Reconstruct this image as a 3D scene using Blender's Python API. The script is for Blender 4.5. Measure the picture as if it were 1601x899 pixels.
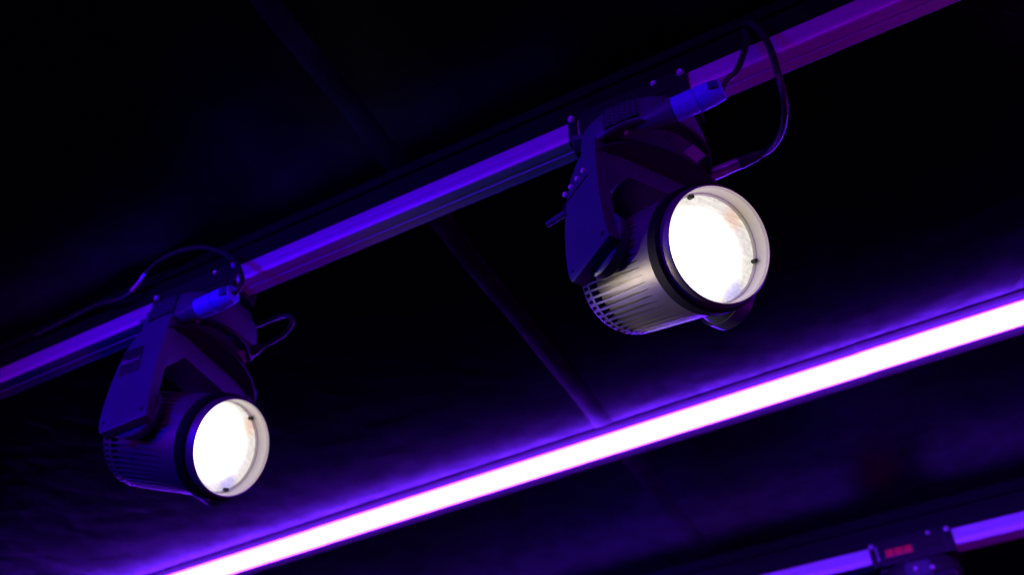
import bpy, bmesh, math, random
from mathutils import Vector, Matrix
R = math.radians
PI = math.pi
random.seed(7)
for o in list(bpy.data.objects):
    bpy.data.objects.remove(o)
S = bpy.context.scene
COL = S.collection
EYE = 1.5                                   # height of the lens above the floor

# ------------------------------------------------------------------ camera
cam = bpy.data.cameras.new('camera')
cam.sensor_fit = 'HORIZONTAL'; cam.sensor_width = 36.0; cam.lens = 36.0 * 1600 / 1601
cam.clip_start = 0.01; cam.clip_end = 60
cam.dof.use_dof = True; cam.dof.focus_distance = 1.46; cam.dof.aperture_fstop = 3.2
co = bpy.data.objects.new('camera', cam); COL.objects.link(co)
right = Vector((0.87867791, 0.47741506, 0.0))
up = Vector((0.33218311, -0.61137988, 0.71824022))
fwd = Vector((-0.3428987, 0.63110182, 0.69579522))
m = Matrix((right, up, -fwd)).transposed().to_4x4()
m.translation = Vector((0, 0, EYE))
co.matrix_world = m
S.camera = co

# ------------------------------------------------------------------ world, exposure
w = bpy.data.worlds.new('World'); S.world = w; w.use_nodes = True
bg = w.node_tree.nodes['Background']
bg.inputs[0].default_value = (0.05, 0.03, 1.0, 1); bg.inputs[1].default_value = 0.004
S.view_settings.view_transform = 'Standard'; S.view_settings.look = 'None'
S.view_settings.exposure = 0; S.view_settings.gamma = 1; S.view_settings.use_curve_mapping = False
S.cycles.max_bounces = 6; S.cycles.use_denoising = True
S.cycles.sample_clamp_indirect = 3

# ------------------------------------------------------------------ lamps of the room, all out of frame
def area(name, loc, target, size, size_y, power, color):
    l = bpy.data.lights.new(name, 'AREA'); l.shape = 'RECTANGLE'; l.size = size; l.size_y = size_y
    l.energy = power; l.color = color
    o = bpy.data.objects.new(name, l); COL.objects.link(o)
    o.location = loc
    o.rotation_euler = (Vector(target) - Vector(loc)).to_track_quat('-Z', 'Y').to_euler()
    return o
# blue beam of another spotlight, from low on the left behind the photographer
bl = bpy.data.lights.new('blue_beam_light', 'SPOT'); bl.energy = 330; bl.color = (0.0, 0.0, 1.0)
bl.spot_size = R(40); bl.spot_blend = 0.9; bl.shadow_soft_size = 0.2
bo = bpy.data.objects.new('blue_beam_light', bl); COL.objects.link(bo)
bo.location = (-2.2, -1.6, EYE + 0.98)
bo.rotation_euler = (Vector((-1.02, 1.0, EYE + 1.14)) - bo.location).to_track_quat('-Z', 'Y').to_euler()
# another purple batten of the same kind behind the photographer
area('purple_batten_light', (-1.4, -0.9, EYE + 1.38), (-1.4, 1.0, EYE + 1.36), 7.5, 0.08, 24.0, (0.34, 0.0, 1.0))
# purple light coming back from the far, low end of the room
area('purple_floor_light', (3.0, 2.3, EYE - 1.4), (-0.5, 1.1, EYE + 1.3), 1.4, 0.8, 44.0, (0.50, 0.0, 1.0))

# ------------------------------------------------------------------ materials
def nt(name):
    mt = bpy.data.materials.new(name); mt.use_nodes = True
    return mt, mt.node_tree, mt.node_tree.nodes['Principled BSDF']
def node(t, typ, **kw):
    n = t.nodes.new(typ)
    for k, v in kw.items():
        if k.startswith('i_'):
            n.inputs[k[2:].replace('_', ' ')].default_value = v
        else:
            setattr(n, k, v)
    return n
def plain(name, col, rough=0.5, metal=0.0, spec=0.5, var=0.25, scale=18.0, bump=0.15, bscale=500.0, rvar=0.12, stretch=None):
    mt, t, b = nt(name)
    b.inputs['Metallic'].default_value = metal
    b.inputs['Specular IOR Level'].default_value = spec
    tc = node(t, 'ShaderNodeTexCoord')
    src = tc.outputs['Object']
    if stretch:
        mp = node(t, 'ShaderNodeMapping'); mp.inputs['Scale'].default_value = stretch
        t.links.new(src, mp.inputs['Vector']); src = mp.outputs['Vector']
    nz = node(t, 'ShaderNodeTexNoise', i_Scale=scale, i_Detail=6.0, i_Roughness=0.65)
    t.links.new(src, nz.inputs['Vector'])
    mx = node(t, 'ShaderNodeMix', data_type='RGBA')
    mx.inputs['A'].default_value = (*[c * (1 - var) for c in col], 1)
    mx.inputs['B'].default_value = (*[min(1, c * (1 + var)) for c in col], 1)
    t.links.new(nz.outputs['Fac'], mx.inputs['Factor'])
    t.links.new(mx.outputs['Result'], b.inputs['Base Color'])
    mr = node(t, 'ShaderNodeMapRange'); mr.inputs['To Min'].default_value = max(0.03, rough - rvar); mr.inputs['To Max'].default_value = min(1, rough + rvar)
    t.links.new(nz.outputs['Fac'], mr.inputs['Value']); t.links.new(mr.outputs['Result'], b.inputs['Roughness'])
    if bump:
        n2 = node(t, 'ShaderNodeTexNoise', i_Scale=bscale, i_Detail=3.0)
        t.links.new(src, n2.inputs['Vector'])
        bp = node(t, 'ShaderNodeBump', i_Strength=bump, i_Distance=0.0006)
        t.links.new(n2.outputs['Fac'], bp.inputs['Height']); t.links.new(bp.outputs['Normal'], b.inputs['Normal'])
    return mt
def glow(name, col, strength):
    mt, t, b = nt(name)
    b.inputs['Base Color'].default_value = (0.5, 0.5, 0.5, 1)
    b.inputs['Emission Color'].default_value = (*col, 1); b.inputs['Emission Strength'].default_value = strength
    return mt
M = {}
M['black'] = plain('black_plastic', (0.022, 0.022, 0.024), 0.5, 0, 0.35)
M['black2'] = plain('black_matt_metal', (0.012, 0.012, 0.013), 0.6, 0, 0.25)
M['chan'] = plain('channel_paint', (0.006, 0.006, 0.0065), 0.5, 0, 0.15)
M['ring'] = plain('ring_black_paint', (0.006, 0.006, 0.0065), 0.7, 0, 0.12)
M['cover'] = plain('yoke_plastic', (0.066, 0.076, 0.125), 0.45, 0, 0.4)
M['rubber'] = plain('cable_rubber', (0.02, 0.02, 0.022), 0.42, 0, 0.5, bump=0.05)
M['gray'] = plain('anthracite_paint', (0.19, 0.178, 0.165), 0.43, 0.5, 0.4, var=0.12, bump=0.35, bscale=900)
M['rail'] = plain('brushed_aluminium', (0.62, 0.62, 0.64), 0.40, 0.3, 0.5, var=0.15, scale=8, bump=0.12, bscale=60, stretch=(0.6, 30, 30))
M['steel'] = plain('zinc_screw', (0.55, 0.55, 0.57), 0.33, 0.45, 0.5)
M['plug'] = plain('blue_plug_plastic', (0.13, 0.20, 0.95), 0.38, 0, 0.4, bump=0.03)
M['latch'] = plain('dark_blue_latch', (0.02, 0.03, 0.16), 0.45)
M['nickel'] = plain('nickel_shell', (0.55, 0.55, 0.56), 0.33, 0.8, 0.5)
M['pin'] = plain('bright_pin_metal', (0.85, 0.85, 0.86), 0.3, 0.1)
M['label'] = plain('paper_label', (0.45, 0.45, 0.46), 0.6)
M['print'] = plain('light_print', (0.4, 0.4, 0.45), 0.6, bump=0)
M['barrel'] = plain('barrel_inner', (0.80, 0.775, 0.70), 0.5, 0.0, 0.4, var=0.1)
M['plate'] = plain('batten_backplate', (0.085, 0.08, 0.085), 0.6, 0, 0.0, rvar=0.08)
M['red'] = glow('red_display', (1.0, 0.003, 0.06), 0.18)
M['red'].node_tree.nodes['Principled BSDF'].inputs['Base Color'].default_value = (0.1, 0.0, 0.01, 1)

def ceiling_mat(name, k, bumpd, g=1.0, rough=0.405):
    mt, t, b = nt(name)
    tc = node(t, 'ShaderNodeTexCoord')
    n1 = node(t, 'ShaderNodeTexNoise', i_Scale=13.0, i_Detail=9.0, i_Roughness=0.66, i_Distortion=0.2)
    n2 = node(t, 'ShaderNodeTexNoise', i_Scale=70.0, i_Detail=4.0)
    t.links.new(tc.outputs['Object'], n1.inputs['Vector']); t.links.new(tc.outputs['Object'], n2.inputs['Vector'])
    cr = node(t, 'ShaderNodeValToRGB')
    cr.color_ramp.elements[0].position = 0.32; cr.color_ramp.elements[0].color = (0.0006 * k, 0.0006 * k, 0.0006 * k, 1)
    cr.color_ramp.elements[1].position = 0.72; cr.color_ramp.elements[1].color = (0.0020 * k, 0.0020 * k, 0.0020 * k, 1)
    t.links.new(n1.outputs['Fac'], cr.inputs['Fac'])
    t.nodes.remove(b)
    out = t.nodes['Material Output']
    df = node(t, 'ShaderNodeBsdfDiffuse'); t.links.new(cr.outputs['Color'], df.inputs['Color'])
    gl = node(t, 'ShaderNodeBsdfAnisotropic', distribution='BECKMANN')      # satin sheen of the paint
    gl.inputs['Roughness'].default_value = rough
    c2 = node(t, 'ShaderNodeValToRGB')
    c2.color_ramp.elements[0].position = 0.30; c2.color_ramp.elements[0].color = (0.16 * g, 0.16 * g, 0.16 * g, 1)
    c2.color_ramp.elements[1].position = 0.75; c2.color_ramp.elements[1].color = (0.32 * g, 0.32 * g, 0.32 * g, 1)
    t.links.new(n1.outputs['Fac'], c2.inputs['Fac']); 
    lw = node(t, 'ShaderNodeLayerWeight'); lw.inputs['Blend'].default_value = 0.5          # sheen grows towards grazing, as paint does
    pw = node(t, 'ShaderNodeMath', operation='POWER'); pw.inputs[1].default_value = 1.9; t.links.new(lw.outputs['Facing'], pw.inputs[0])
    ml = node(t, 'ShaderNodeVectorMath', operation='SCALE'); t.links.new(c2.outputs['Color'], ml.inputs[0])
    k8 = node(t, 'ShaderNodeMath', operation='MULTIPLY'); k8.inputs[1].default_value = 4.2; t.links.new(pw.outputs[0], k8.inputs[0])
    t.links.new(k8.outputs[0], ml.inputs['Scale']); t.links.new(ml.outputs[0], gl.inputs['Color'])
    sh = node(t, 'ShaderNodeAddShader'); t.links.new(df.outputs[0], sh.inputs[0]); t.links.new(gl.outputs[0], sh.inputs[1])
    t.links.new(sh.outputs[0], out.inputs['Surface'])
    ad = node(t, 'ShaderNodeMath', operation='MULTIPLY_ADD'); ad.inputs[1].default_value = 0.06
    n3 = node(t, 'ShaderNodeTexNoise', i_Scale=16.0, i_Detail=4.0, i_Roughness=0.55, i_Distortion=0.3); t.links.new(tc.outputs['Object'], n3.inputs['Vector'])
    t.links.new(n2.outputs['Fac'], ad.inputs[0]); t.links.new(n3.outputs['Fac'], ad.inputs[2])
    bp = node(t, 'ShaderNodeBump', i_Strength=0.7, i_Distance=bumpd)
    t.links.new(ad.outputs['Value'], bp.inputs['Height']); t.links.new(bp.outputs['Normal'], df.inputs['Normal']); t.links.new(bp.outputs['Normal'], gl.inputs['Normal'])
    return mt
M['ceiling'] = ceiling_mat('painted_ceiling', 1.0, 0.0026)
M['strip'] = ceiling_mat('joint_strip_paint', 13.0, 0.002, 0.7, 0.44)

def lens_mat(name, hx, hy):
    """frosted lit lens: hot spot of the source, weaker milky edge, dust streaks"""
    mt, t, b = nt(name)
    tc = node(t, 'ShaderNodeTexCoord')
    sx = node(t, 'ShaderNodeSeparateXYZ'); t.links.new(tc.outputs['Object'], sx.inputs[0])
    cb = node(t, 'ShaderNodeCombineXYZ'); t.links.new(sx.outputs['Y'], cb.inputs['X']); t.links.new(sx.outputs['Z'], cb.inputs['Y'])
    def dist(cx, cy):
        d = node(t, 'ShaderNodeVectorMath', operation='DISTANCE'); d.inputs[1].default_value = (cx, cy, 0)
        t.links.new(cb.outputs[0], d.inputs[0]); return d.outputs['Value']
    def rng(src, a, c, lo, hi, interp='SMOOTHSTEP'):
        r = node(t, 'ShaderNodeMapRange', interpolation_type=interp)
        for k, v in zip(('From Min', 'From Max', 'To Min', 'To Max'), (a, c, lo, hi)):
            r.inputs[k].default_value = v
        t.links.new(src, r.inputs['Value']); return r.outputs['Result']
    def mth(op, a, c):
        n = node(t, 'ShaderNodeMath', operation=op)
        for i, v in enumerate((a, c)):
            if isinstance(v, (int, float)): n.inputs[i].default_value = v
            else: t.links.new(v, n.inputs[i])
        return n.outputs[0]
    hot = rng(dist(hx, hy), 0.036, 0.083, 1.0, 0.0)
    hot = mth('POWER', hot, 1.5)
    nz = node(t, 'ShaderNodeTexNoise', i_Scale=160.0, i_Detail=5.0, i_Roughness=0.7); t.links.new(cb.outputs[0], nz.inputs['Vector'])
    mp = node(t, 'ShaderNodeMapping'); mp.inputs['Rotation'].default_value = (0, 0, 0.7); mp.inputs['Scale'].default_value = (20, 420, 1)
    t.links.new(cb.outputs[0], mp.inputs['Vector'])
    st = node(t, 'ShaderNodeTexNoise', i_Scale=1.0, i_Detail=3.0); t.links.new(mp.outputs[0], st.inputs['Vector'])
    tex = mth('MULTIPLY', rng(nz.outputs['Fac'], 0.3, 0.75, 0.72, 1.25, 'LINEAR'), rng(st.outputs['Fac'], 0.35, 0.7, 0.85, 1.2, 'LINEAR'))
    edge = mth('MULTIPLY', tex, 0.78)
    val = mth('ADD', mth('MULTIPLY', hot, 3.0), edge)
    mx = node(t, 'ShaderNodeMix', data_type='RGBA'); mx.inputs['A'].default_value = (1.0, 0.95, 0.84, 1)
    mx.inputs['B'].default_value = (1.0, 0.62, 0.35, 1)
    t.links.new(rng(dist(0.030, 0.058), 0.004, 0.026, 0.65, 0.0), mx.inputs['Factor'])
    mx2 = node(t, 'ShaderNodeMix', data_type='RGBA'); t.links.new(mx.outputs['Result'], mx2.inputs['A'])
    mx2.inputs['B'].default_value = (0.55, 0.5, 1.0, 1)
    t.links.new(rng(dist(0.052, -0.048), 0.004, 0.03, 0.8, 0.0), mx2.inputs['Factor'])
    b.inputs['Base Color'].default_value = (0.3, 0.3, 0.3, 1); b.inputs['Roughness'].default_value = 0.12
    t.links.new(mx2.outputs['Result'], b.inputs['Emission Color']); t.links.new(val, b.inputs['Emission Strength'])
    return mt

# ------------------------------------------------------------------ mesh helpers
class MB:
    def __init__(self): self.bm = bmesh.new()
    def add(self, verts, faces):
        vs = [self.bm.verts.new(v) for v in verts]
        out = []
        for f in faces:
            try: out.append(self.bm.faces.new([vs[i] for i in f]))
            except ValueError: pass
        return vs, out
    def box(self, c, s, rot=None, bev=0.0):
        x, y, z = (d / 2 for d in s)
        v = [Vector((a * x, b * y, d * z)) for a in (-1, 1) for b in (-1, 1) for d in (-1, 1)]
        if rot: v = [rot @ p for p in v]
        vs, fs = self.add([p + Vector(c) for p in v], [(0, 1, 3, 2), (4, 6, 7, 5), (0, 4, 5, 1), (2, 3, 7, 6), (0, 2, 6, 4), (1, 5, 7, 3)])
        if bev: self.bevel(fs, bev)
        return self
    def bevel(self, fs, w, seg=2):
        es = {e for f in fs for e in f.edges}
        bmesh.ops.bevel(self.bm, geom=list(es), offset=w, segments=seg, affect='EDGES', profile=0.6)
    def prism(self, poly, fn, d0, d1, bev=0.0):
        """poly 2D, fn(u, v, d) -> point; extruded between d0 and d1"""
        n = len(poly)
        v = [fn(*p, d0) for p in poly] + [fn(*p, d1) for p in poly]
        f = [tuple(range(n)), tuple(range(2 * n - 1, n - 1, -1))]
        f += [(i, i + n, (i + 1) % n + n, (i + 1) % n) for i in range(n)]
        vs, fs = self.add(v, f)
        if bev: self.bevel(fs, bev)
        return self
    def lathe(self, prof, org=(0, 0, 0), axis=(1, 0, 0), seg=48, cap0=False, cap1=False):
        a = Vector(axis).normalized(); q = Vector((1, 0, 0)).rotation_difference(a)
        v = []
        for x, r in prof:
            for k in range(seg):
                t = 2 * PI * k / seg
                v.append(Vector(org) + q @ Vector((x, r * math.cos(t), r * math.sin(t))))
        f = []
        for i in range(len(prof) - 1):
            for k in range(seg):
                f.append((i * seg + k, i * seg + (k + 1) % seg, (i + 1) * seg + (k + 1) % seg, (i + 1) * seg + k))
        if cap0: f.append(tuple(range(seg - 1, -1, -1)))
        if cap1: f.append(tuple((len(prof) - 1) * seg + k for k in range(seg)))
        self.add(v, f); return self
    def cyl(self, p0, p1, r0, r1=None, seg=24, bev=0.0):
        p0 = Vector(p0); p1 = Vector(p1); L = (p1 - p0).length; r1 = r0 if r1 is None else r1
        pr = [(0, r0), (L, r1)]
        if bev: pr = [(0, r0 - bev), (bev, r0), (L - bev, r1), (L, r1 - bev)]
        return self.lathe(pr, p0, p1 - p0, seg, True, True)
    def tube(self, pts, r, seg=12, sub=8):
        P = [Vector(p) for p in pts]; Q = [2 * P[0] - P[1]] + P + [2 * P[-1] - P[-2]]
        C = []
        for i in range(1, len(Q) - 2):
            a, b, c, d = Q[i - 1:i + 3]
            for s in range(sub):
                t = s / sub
                C.append(0.5 * ((2 * b) + (c - a) * t + (2 * a - 5 * b + 4 * c - d) * t * t + (3 * b - a - 3 * c + d) * t ** 3))
        C.append(P[-1])
        nrm = Vector((0.13, 0.21, 0.97)); v = []
        for i, c in enumerate(C):
            tg = (C[min(i + 1, len(C) - 1)] - C[max(i - 1, 0)]).normalized()
            nrm = (nrm - tg * nrm.dot(tg)).normalized(); bn = tg.cross(nrm)
            for k in range(seg):
                a = 2 * PI * k / seg; v.append(c + r * (math.cos(a) * nrm + math.sin(a) * bn))
        f = [(i * seg + k, i * seg + (k + 1) % seg, (i + 1) * seg + (k + 1) % seg, (i + 1) * seg + k) for i in range(len(C) - 1) for k in range(seg)]
        f += [tuple(range(seg - 1, -1, -1)), tuple((len(C) - 1) * seg + k for k in range(seg))]
        self.add(v, f); return self
    def build(self, name, mat, parent=None, ang=32, shade=True):
        bmesh.ops.recalc_face_normals(self.bm, faces=self.bm.faces[:])
        me = bpy.data.meshes.new(name); self.bm.to_mesh(me); self.bm.free()
        for mm in (mat if isinstance(mat, (list, tuple)) else [mat]): me.materials.append(mm)
        if shade:
            for p in me.polygons: p.use_smooth = True
            me.set_sharp_from_angle(angle=R(ang))
        o = bpy.data.objects.new(name, me); COL.objects.link(o)
        if parent: o.parent = parent
        return o
def thing(name, label, cat, loc=(0, 0, 0), group=None):
    o = bpy.data.objects.new(name, None); COL.objects.link(o); o.location = loc
    o.empty_display_size = 0.05
    o['label'] = label; o['category'] = cat
    if group: o['group'] = group
    return o
def W(x, y, z): return Vector((x, y, z + EYE))

# ------------------------------------------------------------------ ceiling
CZ = 1.55
b = MB()
b.box(W(-1.2, 2.5, CZ + 0.04), (12, 12, 0.08))
ceil = b.build('ceiling', M['ceiling'], shade=False); ceil['kind'] = 'structure'
b = MB()
n = 60
for i in range(n):                           # slightly wavy filled joint strip
    y0 = -2 + 10 * i / n; y1 = -2 + 10 * (i + 1) / n
    def e(y, s): return -0.797 + s * (0.021 + 0.0022 * math.sin(7.1 * y + s) + 0.0015 * math.sin(19 * y - s))
    b.add([W(e(y0, -1), y0, CZ - 0.0010), W(e(y0, 1), y0, CZ - 0.0010), W(e(y1, 1), y1, CZ - 0.0010), W(e(y1, -1), y1, CZ - 0.0010),
           W(e(y0, -1) - .007, y0, CZ + 0.001), W(e(y0, 1) + .007, y0, CZ + 0.001), W(e(y1, 1) + .007, y1, CZ + 0.001), W(e(y1, -1) - .007, y1, CZ + 0.001)],
          [(0, 1, 2, 3), (0, 3, 7, 4), (1, 5, 6, 2)])
bmesh.ops.remove_doubles(b.bm, verts=b.bm.verts[:], dist=1e-5)
b.build('joint_strip', M['strip'], ceil)

# ------------------------------------------------------------------ rails
RZ = 1.40
def rail(yc, x0, x1, label):
    t = thing('lighting_rail', label, 'rail', W((x0 + x1) / 2, yc, RZ), 'aluminium lighting rails under the ceiling')
    hx = (x1 - x0) / 2
    P = [(-.0215, .0475), (-.0215, .0300), (-.0205, .0290), (-.0205, .0270), (-.0225, .0245), (-.0232, .0150), (-.0226, .0060), (-.0205, .0015), (-.0180, 0.0),
         (-.0045, 0.0), (-.0036, .0022), (.0010, .0022), (.0030, .0000), (.0045, -.0008), (.0055, 0.0), (.0190, 0.0), (.0198, .0005), (.0206, 0.0), (.0218, 0.0), (.0230, .0014), (.0225, .0475)]
    MB().prism(P, lambda u, v, d: Vector((d, u, v)), -hx, hx).build('extrusion', M['rail'], t, ang=25)
    # black hanging channel between rail and ceiling
    C = [(-.014, .049), (-.014, .112), (-.021, .112), (-.021, .118), (-.014, .118), (-.014, CZ - RZ - .0015), (.020, CZ - RZ - .0015), (.020, .049)]
    MB().prism(C, lambda u, v, d: Vector((d, u, v)), -hx, hx).build('hanging_channel', M['chan'], t)
    return t
rail(1.0205, -5.5, 2.2, 'aluminium rail running behind the two lit spotlights')
rail(2.720, -4.5, 2.6, 'blurred aluminium rail in the bottom right corner')

# ------------------------------------------------------------------ LED battens
mt, t, bs = nt('lit_diffuser'); bs.inputs['Base Color'].default_value = (0.4, 0.4, 0.4, 1)
bs.inputs['Emission Color'].default_value = (0.135, 0.0138, 1.0, 1); bs.inputs['Emission Strength'].default_value = 80.0
M['diff'] = mt
M['diff_fringe'] = glow('diffuser_fringe', (0.72, 0.0, 0.80), 1.0)  # magenta glow standing in for the colour fringe around the lit window
BA = -0.0160
def batten(x0, x1, off, label):
    cx = (x0 + x1) / 2; cy = 2.0265 + (cx + 0.838) * BA + off
    t = thing('light_batten', label, 'light batten', W(cx, cy, CZ), 'purple light battens in one line on the ceiling')
    t.rotation_euler.z = BA
    hx = (x1 - x0) / 2 - 0.0004
    yz = lambda u, v, d: Vector((d, u, v))
    MB().prism([(-.066, -.0005), (-.066, -.0011), (-.0650, -.0020), (.0850, -.0020), (.086, -.0011), (.086, -.0005)], yz, -hx, hx).build('back_plate', M['plate'], t)
    # diffuser: flat lit window; added glowing strips imitate the optical magenta fringe
    P = [(-.0325, -.0021), (-.0325, -.0120), (-.0315, -.0160), (-.0290, -.0190), (.0300, -.0190), (.0325, -.0160), (.0335, -.0120), (.0335, -.0021)]
    d = MB().prism(P, yz, -hx, hx).build('diffuser', [M['diff'], M['diff_fringe']], t)
    MB().prism([(-.0350, -.0022), (-.0350, -.0045), (-.0327, -.0045), (-.0327, -.0022)], yz, -hx, hx).build('edge_fringe', M['diff_fringe'], t)
    MB().prism([(.0302, -.0193), (.0327, -.0163), (.0331, -.0167), (.0305, -.0198)], yz, -hx, hx).build('edge_fringe', M['diff_fringe'], t)
batten(-3.34, -1.745, 0.0012, 'far left purple light batten running out of the bottom edge')
batten(-1.745, -0.158, 0.0, 'long middle purple light batten crossing the ceiling strip')
batten(-0.158, 1.43, -0.0014, 'near right purple light batten running out of the right edge')

# ------------------------------------------------------------------ moving lights
NS = 52
def smooth(pts, corners, sub=5):
    """closed Catmull-Rom outline that keeps the listed points as corners"""
    n = len(pts); o = []
    for i in range(n):
        p0, p1, p2, p3 = (Vector(pts[(i + k) % n]) for k in (-1, 0, 1, 2))
        if i in corners: p0 = p1 - (p2 - p1) * .5
        if (i + 1) % n in corners: p3 = p2 + (p2 - p1) * .5
        st = 1 if (i in corners and (i + 1) % n in corners) else sub
        for s_ in range(st):
            t = s_ / st
            q = 0.5 * ((2 * p1) + (p2 - p0) * t + (2 * p0 - 5 * p1 + 4 * p2 - p3) * t * t + (3 * p1 - p0 - 3 * p2 + p3) * t ** 3)
            o.append((q.x, q.y))
    return o
def head_housing():
    """lathed housing with tapering cooling slots, a vent gap and a castellated rear"""
    b = MB(); bm = b.bm
    def stations():
        out = []
        def add(x, r, w, d): out.append((x, r, w, d))
        add(-.1065, .0760, .25, 0); add(-.1055, .0835, .25, 0); add(-.1030, .0878, .25, 0); add(-.0990, .0893, .25, 0)
        add(-.0975, .0895, .25, 0); add(-.0972, .0895, .25, .011); add(-.0860, .0897, .25, .011); add(-.0857, .0897, .25, 0)
        add(-.0790, .0899, .25, 0); add(-.0787, .0899, .34, .013); add(-.0715, .0899, .34, .013); add(-.0712, .0899, .30, .0085)
        for i in range(1, 15):
            q = i / 14; add(-.0712 + .138 * q, .0900, max(.004, .35 * (1 - q) ** .75), .0090 * (1 - q) ** .3 if i < 14 else 0)
        for x in (.074, .082, .092, .1005): add(x, .0900, .004, 0)
        return out
    rows = []
    st = stations()
    ncol = 6
    for si, (x, r, wd, d) in enumerate(st):
        ring = []
        for k in range(NS):
            for u, low in ((-.5, 0), (-wd - .015, 0), (-wd, 1), (wd, 1), (wd + .015, 0), (.38 if wd < .3 else .42, 0)):
                th = 2 * PI * (k + .5 + u) / NS
                s = math.sin(th)
                rr = r - (d if low else 0)
                if x > -.07:
                    rr += .0011 * max(0, min(1, (s - .0) / .03))      # upper shell stands slightly proud of the lower one
                ring.append(bm.verts.new((x, rr * math.cos(th), rr * math.sin(th))))
        rows.append(ring)
    n = len(rows[0])
    for a, c in zip(rows, rows[1:]):
        for k in range(n): bm.faces.new((a[k], a[(k + 1) % n], c[(k + 1) % n], c[k]))
    cen = bm.verts.new((-.1075, 0, 0))
    for k in range(n): bm.faces.new((rows[0][(k + 1) % n], rows[0][k], cen))
    return b
def clip_mesh():
    b = MB()
    b.cyl((.1125, .0820, 0), (.1125, .0745, 0), .0022, seg=10)
    b.cyl((.108, .0765, 0), (.1200, .0765, 0), .0030, seg=12, bev=.0005)
    return b

def base_dome():
    b = MB()
    rows = []
    sec = [(.199, .092, .098, 0, 2.3), (.204, .098, .1015, 0, 2.35), (.228, .100, .1025, 0, 2.45), (.252, .099, .1015, 0, 2.5), (.264, .097, .096, .002, 2.6), (.274, .093, .086, .006, 2.7), (.285, .087, .070, .012, 2.8), (.295, .082, .054, .018, 3.0), (.3035, .078, .040, .022, 3.0)]
    seg = 72
    v = []
    for z, hx, hy, oy, ex in sec:
        for k in range(seg):
            a = 2 * PI * k / seg; c, s = math.cos(a), math.sin(a)
            v.append((hx * math.copysign(abs(c) ** (2 / ex), c), oy - .023 + hy * math.copysign(abs(s) ** (2 / ex), s), z))
    f = [(i * seg + k, i * seg + (k + 1) % seg, (i + 1) * seg + (k + 1) % seg, (i + 1) * seg + k) for i in range(len(sec) - 1) for k in range(seg)]
    f += [tuple(range(seg)), tuple((len(sec) - 1) * seg + k for k in range(seg))]
    b.add(v, f)
    # socket neck for the power inlet, moulded on the front right
    b.lathe([(-.075, .004), (-.05, .012), (-.01, .0185), (.004, .0195), (.005, .0150), (-.002, .0150)], (.080, -.110, .206), (1, 0.02, 0.03), 32, True, True)
    # raised ledge at the left end
    b.box((-.078, -.075, .262), (.05, .030, .012), Matrix.Rotation(0.35, 3, 'Z'), .004)
    return b

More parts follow.
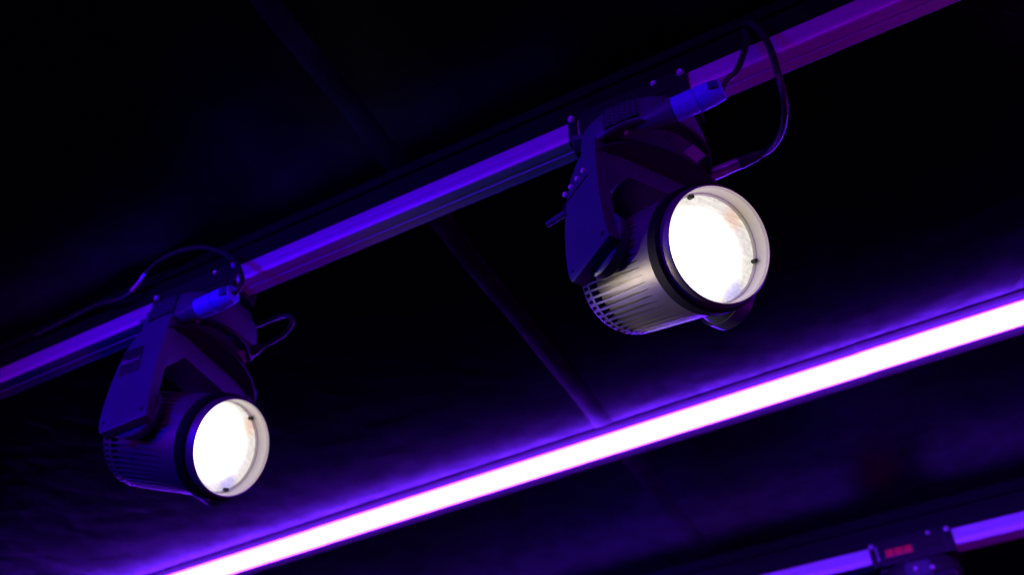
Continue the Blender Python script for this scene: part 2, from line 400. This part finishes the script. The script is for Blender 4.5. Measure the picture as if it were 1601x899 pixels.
def moving_light(label, X, Y, az, el, roll, variant, hot, spot=True, display=False):
    root = thing('moving_head_spotlight', label, 'spotlight', W(X, Y, 1.093), 'spotlights hung from the lighting rails')
    # ---- base
    base = base_dome().build('base_housing', M['black2' if display else 'cover'], root, ang=40)
    b = MB()                                     # honeycomb vent: a recessed black tray with a real wire mesh over it
    gx, gz = .060, .046
    b.box((0, -.1245, .2315), (gx, .006, gz), None, .002)
    vent = b.build('vent_tray', M['black2'], base)
    b = MB()
    s = .0060
    for r_ in range(6):
        for c_ in range(7):
            x = -gx / 2 + .004 + c_ * s * 1.52; z = .2315 - gz / 2 + .004 + r_ * s * 1.4 + (s * .7 if c_ % 2 else 0)
            if z > .2315 + gz / 2 - .003: continue
            pts = [Vector((x + s * .92 * math.cos(PI / 3 * k), -.1280, z + s * .78 * math.sin(PI / 3 * k))) for k in range(6)]
            inn = [Vector((x + s * .66 * math.cos(PI / 3 * k), -.1280, z + s * .54 * math.sin(PI / 3 * k))) for k in range(6)]
            b.add(pts + inn, [(k, (k + 1) % 6, (k + 1) % 6 + 6, k + 6) for k in range(6)])
    b.build('vent_mesh', M['cover'], base, shade=False)
    for sx in (-.026, .024): MB().cyl((sx, -.123, .2545), (sx, -.1295, .2540), .0042, seg=14, bev=.001).build('vent_screw', M['black2'], base)
    # pan plate with rim and recessed underside
    b = MB()
    b.lathe([(.203, .090), (.203, .1035), (.199, .1055), (.194, .1050), (.1935, .1010), (.198, .1000), (.2005, .060), (.2005, .001)], (0, -.023, 0), (0, 0, 1), 96)
    pan = b.build('pan_plate', M['black'], root, ang=30)
    b = MB(); rz = Matrix.Rotation(az, 3, 'Z')
    c = rz @ Vector((.079, .028, 0)); b.box((c.x, c.y, .1985), (.020, .032, .0012), rz @ Matrix.Rotation(.25, 3, 'Z'))
    lab = b.build('type_label', M['label'], pan, shade=False)
    c2 = rz @ Vector((.060, -.088, 0))
    MB().box((c2.x, c2.y - .004, .1985), (.008, .006, .0012), rz).build('seal_sticker', M['label'], pan, shade=False)
    for k in (0, 1):
        c2 = rz @ Vector((.086 + .0, -.030 + .0075 * k, 0)); MB().box((c2.x, c2.y, .1985), (.016, .0018, .0012), rz).build('plate_slot', M['cover'], pan, shade=False)
    # ---- rail clamps
    for sx, w_ in ((-.108, .016), (.094, .021)):
        b = MB()
        b.box((sx, -.0620, .327), (w_, .008, .074), None, .0015)
        b.box((sx, -.0350, .2985), (w_, .060, .013), None, .0015)
        b.box((sx, -.0040, .327), (w_, .008, .072), None, .0015)
        cl = b.build('rail_clamp', M['black2'], root)
        b = MB()
        b.lathe([(0, .0068), (.002, .0068), (.0024, .0054), (.0055, .0050), (.0062, .0040), (.0048, .0026), (.0042, .0010)], (sx, -.066, .3545), (0, -1, 0), 18, True, True)
        b.build('clamp_screw', M['steel'], cl)
    b = MB()
    b.box((-.006, -.0640, .328), (.178, .005, .075), None, .0012)
    b.box((.045, -.0675, .322), (.055, .004, .006), None, .001)
    br = b.build('bracket_plate', M['black2'], root)
    MB().lathe([(0, .0052), (.003, .0052), (.004, .0042), (.003, .0025), (.002, .001)], (.046, -.0666, .355), (0, -1, 0), 18, True, True).build('bracket_screw', M['steel'], br)
    if display:
        MB().box((-.039, -.0690, .320), (.080, .006, .030), None, .002).build('display_bezel', M['black'], br)
        for k in (-1, 0, 1):
            MB().box((-.039 + .0245 * k, -.0724, .321), (.0205, .002, .021), None, .0009).build('display_digit', M['red'], br)
        for px, pz in ((-.005, .232), (.080, .215), (.035, .225)):
            MB().lathe([(0, .0065), (.005, .0065), (.007, .005), (.005, .0035), (.004, .001)], (px, -.1265 if px < .05 else -.092, pz), (0, -1, 0), 18, True, True).build('menu_button', M['steel'], base)
    # ---- yoke, in its own frame: +x where the head looks, visible arm at -y
    b = MB()
    out = [(-.055, -.048), (-.0640, -.026), (-.0690, .020), (-.0680, .080), (-.0590, .135), (-.0400, .178), (-.0120, .1980), (.0320, .2000), (.0310, .160), (.0300, .110), (.0320, .060), (.0370, .005), (.0455, -.041)]
    out = smooth(out, {0, 12, 6, 7})
    far = smooth([(-.050, -.034), (-.0640, -.010), (-.0690, .030), (-.0680, .080), (-.0610, .135), (-.0470, .180), (-.0260, .2000), (.0320, .2000), (.0310, .160), (.0300, .110), (.0320, .060), (.0370, .005), (.0410, -.030), (.0250, -.052), (.0, -.058), (-.028, -.051)], {6, 7})
    for sgn in (-1, 1):
        b.prism(out if sgn < 0 else far, lambda u, v, d: Vector((u, d, v)), sgn * .131, sgn * .109, .0028)
        b.cyl((-.003, sgn * .112, -.006), (-.003, sgn * .0885, -.006), .050, .046, 40, .003)
    # bridge rib: chamfered arch between the arms
    arch = [(-.112, .198), (-.112, .090), (-.098, .098), (-.074, .140), (.074, .140), (.098, .098), (.112, .090), (.112, .198)]
    b.prism([(-.112, .182), (-.112, .090), (-.098, .098), (-.072, .140), (.072, .140), (.098, .098), (.112, .090), (.112, .182)], lambda u, v, d: Vector((d, u, v)), -.040, .0285, .002)
    yoke = b.build('yoke', M['cover'], root, ang=35)
    yoke.rotation_euler.z = az
    b = MB()                                     # top cover plate with a bulging front edge, turned down at its ends
    fr = []
    for k in range(25):
        y = -.130 + .260 * k / 24
        fr.append((.033 + .036 * (1 - (y / .130) ** 2), y))
    poly = fr + [(-.030, .130), (-.045, .08), (-.05, 0), (-.045, -.08), (-.030, -.130)]
    def drop(u, v, d):
        e_ = max(0, abs(v) - .085) / .045
        return Vector((u, v, d - .024 * e_ ** 2))
    b.prism(poly, drop, .1860, .1915, .0012)
    b.build('yoke_cover', M['black'], yoke, ang=35)
    for x, z in ((.030, -.024), (-.054, -.026)):
        MB().cyl((x, -.1300, z), (x, -.13135, z), .0046 if x > 0 else .003, seg=18).build('screw_hole', M['black2'], yoke)
    for y, z in ((-.058, .160), (-.03, .158), (.045, .162)):
        MB().cyl((.0280, y, z), (.0303, y, z), .0034, seg=14, bev=.0008).build('yoke_screw', M['cover'], yoke)
    if variant == 'pins':
        for x in (-.004, -.023, -.042, -.060):
            MB().cyl((x, -.1300, .1525), (x, -.1356, .1525), .0043, seg=14, bev=.001).build('metal_pin', M['pin'], yoke)
        b = MB()                                 # raised edge of the recess below the pins
        b.box((-.030, -.1312, .1335), (.072, .0024, .0035), None, .0008)
        b.box((-.066, -.1312, .1190), (.004, .0024, .032), Matrix.Rotation(-.25, 3, 'Y'), .0008)
        b.build('recess_edge', M['black'], yoke)
    else:
        MB().prism([(-.062, .138), (-.015, .139), (-.008, .078), (-.056, .076)], lambda u, v, d: Vector((u, d, v)), -.1308, -.1317, .0003).build('name_plate', M['black'], yoke)
        b = MB()                                 # light script lettering, too small to read in the photograph
        S0 = [(-.066, .1010), (-.061, .1045), (-.0575, .1070), (-.056, .1135), (-.0535, .1130), (-.0535, .1035), (-.0500, .1130), (-.0475, .1130), (-.0480, .1040), (-.0450, .1060), (-.0440, .1090), (-.0420, .1090),
              (-.0420, .1050), (-.0390, .1052), (-.0380, .1090), (-.0355, .1090), (-.0350, .1055), (-.0320, .1055), (-.0310, .1110), (-.0290, .1080), (-.0290, .1055), (-.0255, .1060), (-.0245, .1100), (-.0225, .1095),
              (-.0220, .1060), (-.0190, .1065), (-.0175, .1110), (-.0145, .1120)]
        b.tube([(x, -.1319, z) for x, z in S0], .00075, 6, 4)
        b.build('script_lettering', M['print'], yoke)
    if variant == 'pins':
        MB().cyl((-.055, -.085, .170), (-.125, -.130, .144), .0058, .0052, 14, .001).build('tilt_lock_lever', M['cover'], yoke)
    # ---- head
    hd = head_housing().build('head_housing', M['gray'], root, ang=35)
    hd.rotation_euler = (0, -el, az)
    MB().lathe([(.0995, .0880), (.0995, .0932), (.1010, .0944), (.1200, .0936), (.1232, .0900), (.1234, .0870)], seg=128).build('front_ring', M['ring'], hd, ang=30)
    MB().lathe([(.1225, .0880), (.1240, .0884), (.1385, .0862), (.1400, .0852), (.1398, .0838), (.1360, .0834), (.1080, .0815)], seg=128).build('barrel', [M['gray']], hd, ang=30)
    # inner liner catches the lens light
    MB().lathe([(.1396, .0836), (.1362, .0828), (.1352, .0820), (.1130, .0808), (.1090, .0802)], seg=128).build('barrel_liner', M['barrel'], hd, ang=30)
    MB().lathe([(.1135, .0810), (.1140, .0800), (.1120, .0788), (.1080, .0784)], seg=96).build('lens_ring', M['barrel'], hd, ang=50)
    pr = [(.1085 + .006 * math.sqrt(max(0, 1 - (r / .0786) ** 2)), r) for r in [.0786 * math.sin(PI / 2 * k / 14) for k in range(14, 0, -1)]] + [(.1145, .0004)]
    MB().lathe(pr, seg=96, cap1=True).build('lens', lens_mat('lit_lens', *hot), hd, ang=60)
    cm = None
    for k in range(3):
        if cm is None:
            o = clip_mesh().build('lens_clip', M['black'], hd); cm = o.data
        else:
            o = bpy.data.objects.new('lens_clip', cm); COL.objects.link(o); o.parent = hd
        o.rotation_euler.x = R(roll + 120 * k)
    if spot:
        l = bpy.data.lights.new('spot_beam', 'SPOT'); l.energy = 15; l.color = (1.0, 0.85, 0.64)
        l.spot_size = R(48.5); l.spot_blend = 0.15; l.shadow_soft_size = 0.03
        so = bpy.data.objects.new('spot_beam', l); COL.objects.link(so)
        d = Matrix.Rotation(az, 3, 'Z') @ Matrix.Rotation(-el, 3, 'Y')
        so.location = W(X, Y, 1.093) + d @ Vector((.145, 0, 0))
        so.rotation_euler = (d @ Vector((1, 0, 0))).to_track_quat('-Z', 'Y').to_euler()
    return root
moving_light('near right moving spotlight with row of metal pins on its yoke arm', -.3141, 1.060, R(-33.35), R(-28.47), 6.3, 'pins', (-.012, -.012))
moving_light('far left moving spotlight with lettered plate on its yoke arm', -1.2620, 1.060, R(1.96), R(-21.88), 72.0, 'plate', (-.014, -.002))
moving_light('blurred spotlight base with red display on bottom right rail', -.228, 2.757, R(150), R(-60), 20.0, 'plain', (0, 0), spot=False, display=True)

# ------------------------------------------------------------------ cables
def power_cable(X, label, pts):
    t = thing('power_cable', label, 'cable', W(X + .08, .95, 1.305), 'power cables of the spotlights')
    o = Vector(t.location)
    a = Vector((1, .03, .06)).normalized()
    p0 = W(X + .083, .949, 1.297)
    b = MB()
    b.lathe([(0, .0170), (.001, .0195), (.036, .0200), (.0365, .0185), (.0385, .0185)], p0 - o, a, 40, True, True)
    b.build('plug_body', M['plug'], t)
    b = MB()
    q = Vector((1, 0, 0)).rotation_difference(a)
    pr = []
    seg = 72; v = []
    st = [(.039, .0190, 0), (.040, .0203, 1), (.060, .0198, 1), (.066, .0188, .3), (.079, .0170, 0), (.080, .0150, 0)]
    for x, r, k_ in st:
        for k in range(seg):
            th = 2 * PI * k / seg; rr = r - (.0009 * k_ if k % 3 == 0 else 0)
            v.append(p0 - o + q @ Vector((x, rr * math.cos(th), rr * math.sin(th))))
    f = [(i * seg + k, i * seg + (k + 1) % seg, (i + 1) * seg + (k + 1) % seg, (i + 1) * seg + k) for i in range(len(st) - 1) for k in range(seg)]
    f += [tuple(range(seg - 1, -1, -1)), tuple((len(st) - 1) * seg + k for k in range(seg))]
    b.add(v, f)
    b.build('plug_collar', M['plug'], t, ang=50)
    lp = p0 - o + a * .069 + Vector((0, -.0165, -.003))
    MB().box(lp, (.016, .006, .017), Matrix.Rotation(.08, 3, 'Z'), .0015).build('plug_latch', M['latch'], t)
    end = p0 + a * .078
    MB().tube([end - o] + [W(*p) - o for p in pts], .0054, 12, 8).build('cord', M['rubber'], t)
    if len(pts) > 10: MB().tube([W(-1.416, .981, 1.5275) - o, W(-1.433, .985, 1.512) - o, W(-1.448, .985, 1.4945) - o], .0066, 12, 4).build('pale_cord_section', M['nickel'], t)  # short, slightly thicker pale metallic section over the cord
    return t
power_cable(-.3141, 'blue plugged power cable bending up beside the near right spotlight',
            [(-.140, .950, 1.318), (-.126, .952, 1.330), (-.114, .958, 1.362), (-.104, .968, 1.405), (-.100, .982, 1.450), (-.104, 1.004, 1.500), (-.114, 1.03, 1.535)])
power_cable(-1.2620, 'blue plugged power cable looping over the far left spotlight',
            [(-1.086, .948, 1.306), (-1.083, .948, 1.326), (-1.096, .950, 1.356), (-1.123, .952, 1.402), (-1.172, .955, 1.452), (-1.239, .960, 1.503), (-1.304, .965, 1.530), (-1.366, .970, 1.538), (-1.413, .980, 1.530), (-1.433, .985, 1.512),
             (-1.450, .985, 1.492), (-1.480, .985, 1.486), (-1.540, .985, 1.500), (-1.620, .992, 1.506), (-1.75, 1.0, 1.51)])
def signal_cable(label, p0, p1, p2, pts, r=.0048):
    t = thing('signal_cable', label, 'cable', W(*p0), 'signal cables of the spotlights')
    o = Vector(t.location)
    P0, P1, P2 = W(*p0) - o, W(*p1) - o, W(*p2) - o
    L = (P1 - P0).length
    MB().lathe([(0, .0098), (.002, .0112), (L * .62, .0112), (L * .64, .0104), (L, .0104)], P0, P1 - P0, 28, True, True).build('connector_shell', M['nickel'], t)
    L2 = (P2 - P1).length
    MB().lathe([(0, .0108), (.004, .0110), (L2 * .7, .0092), (L2, .0068)], P1, P2 - P1, 24, True, True).build('strain_relief', M['rubber'], t)
    MB().tube([P2 + (P1 - P2) * .1, P2] + [W(*p) - o for p in pts], r, 12, 8).build('cord', M['rubber'], t)
    return t
signal_cable('signal cable with metal connector looping right of the near spotlight', (-.245, 1.10, 1.298), (-.178, 1.10, 1.3005), (-.141, 1.10, 1.3015),
             [(-.122, 1.085, 1.288), (-.096, 1.045, 1.268), (-.076, .995, 1.260), (-.070, .966, 1.287), (-.068, .960, 1.345), (-.072, .965, 1.404), (-.083, .976, 1.462), (-.097, 1.000, 1.512), (-.110, 1.03, 1.535)], .0056)
signal_cable('signal cable with short loop right of the far left spotlight', (-1.225, 1.11, 1.290), (-1.178, 1.10, 1.306), (-1.158, 1.10, 1.308),
             [(-1.130, 1.100, 1.311), (-1.091, 1.09, 1.308), (-1.067, 1.08, 1.318), (-1.078, 1.08, 1.340), (-1.113, 1.09, 1.362), (-1.163, 1.10, 1.375), (-1.20, 1.10, 1.378)], .0046)
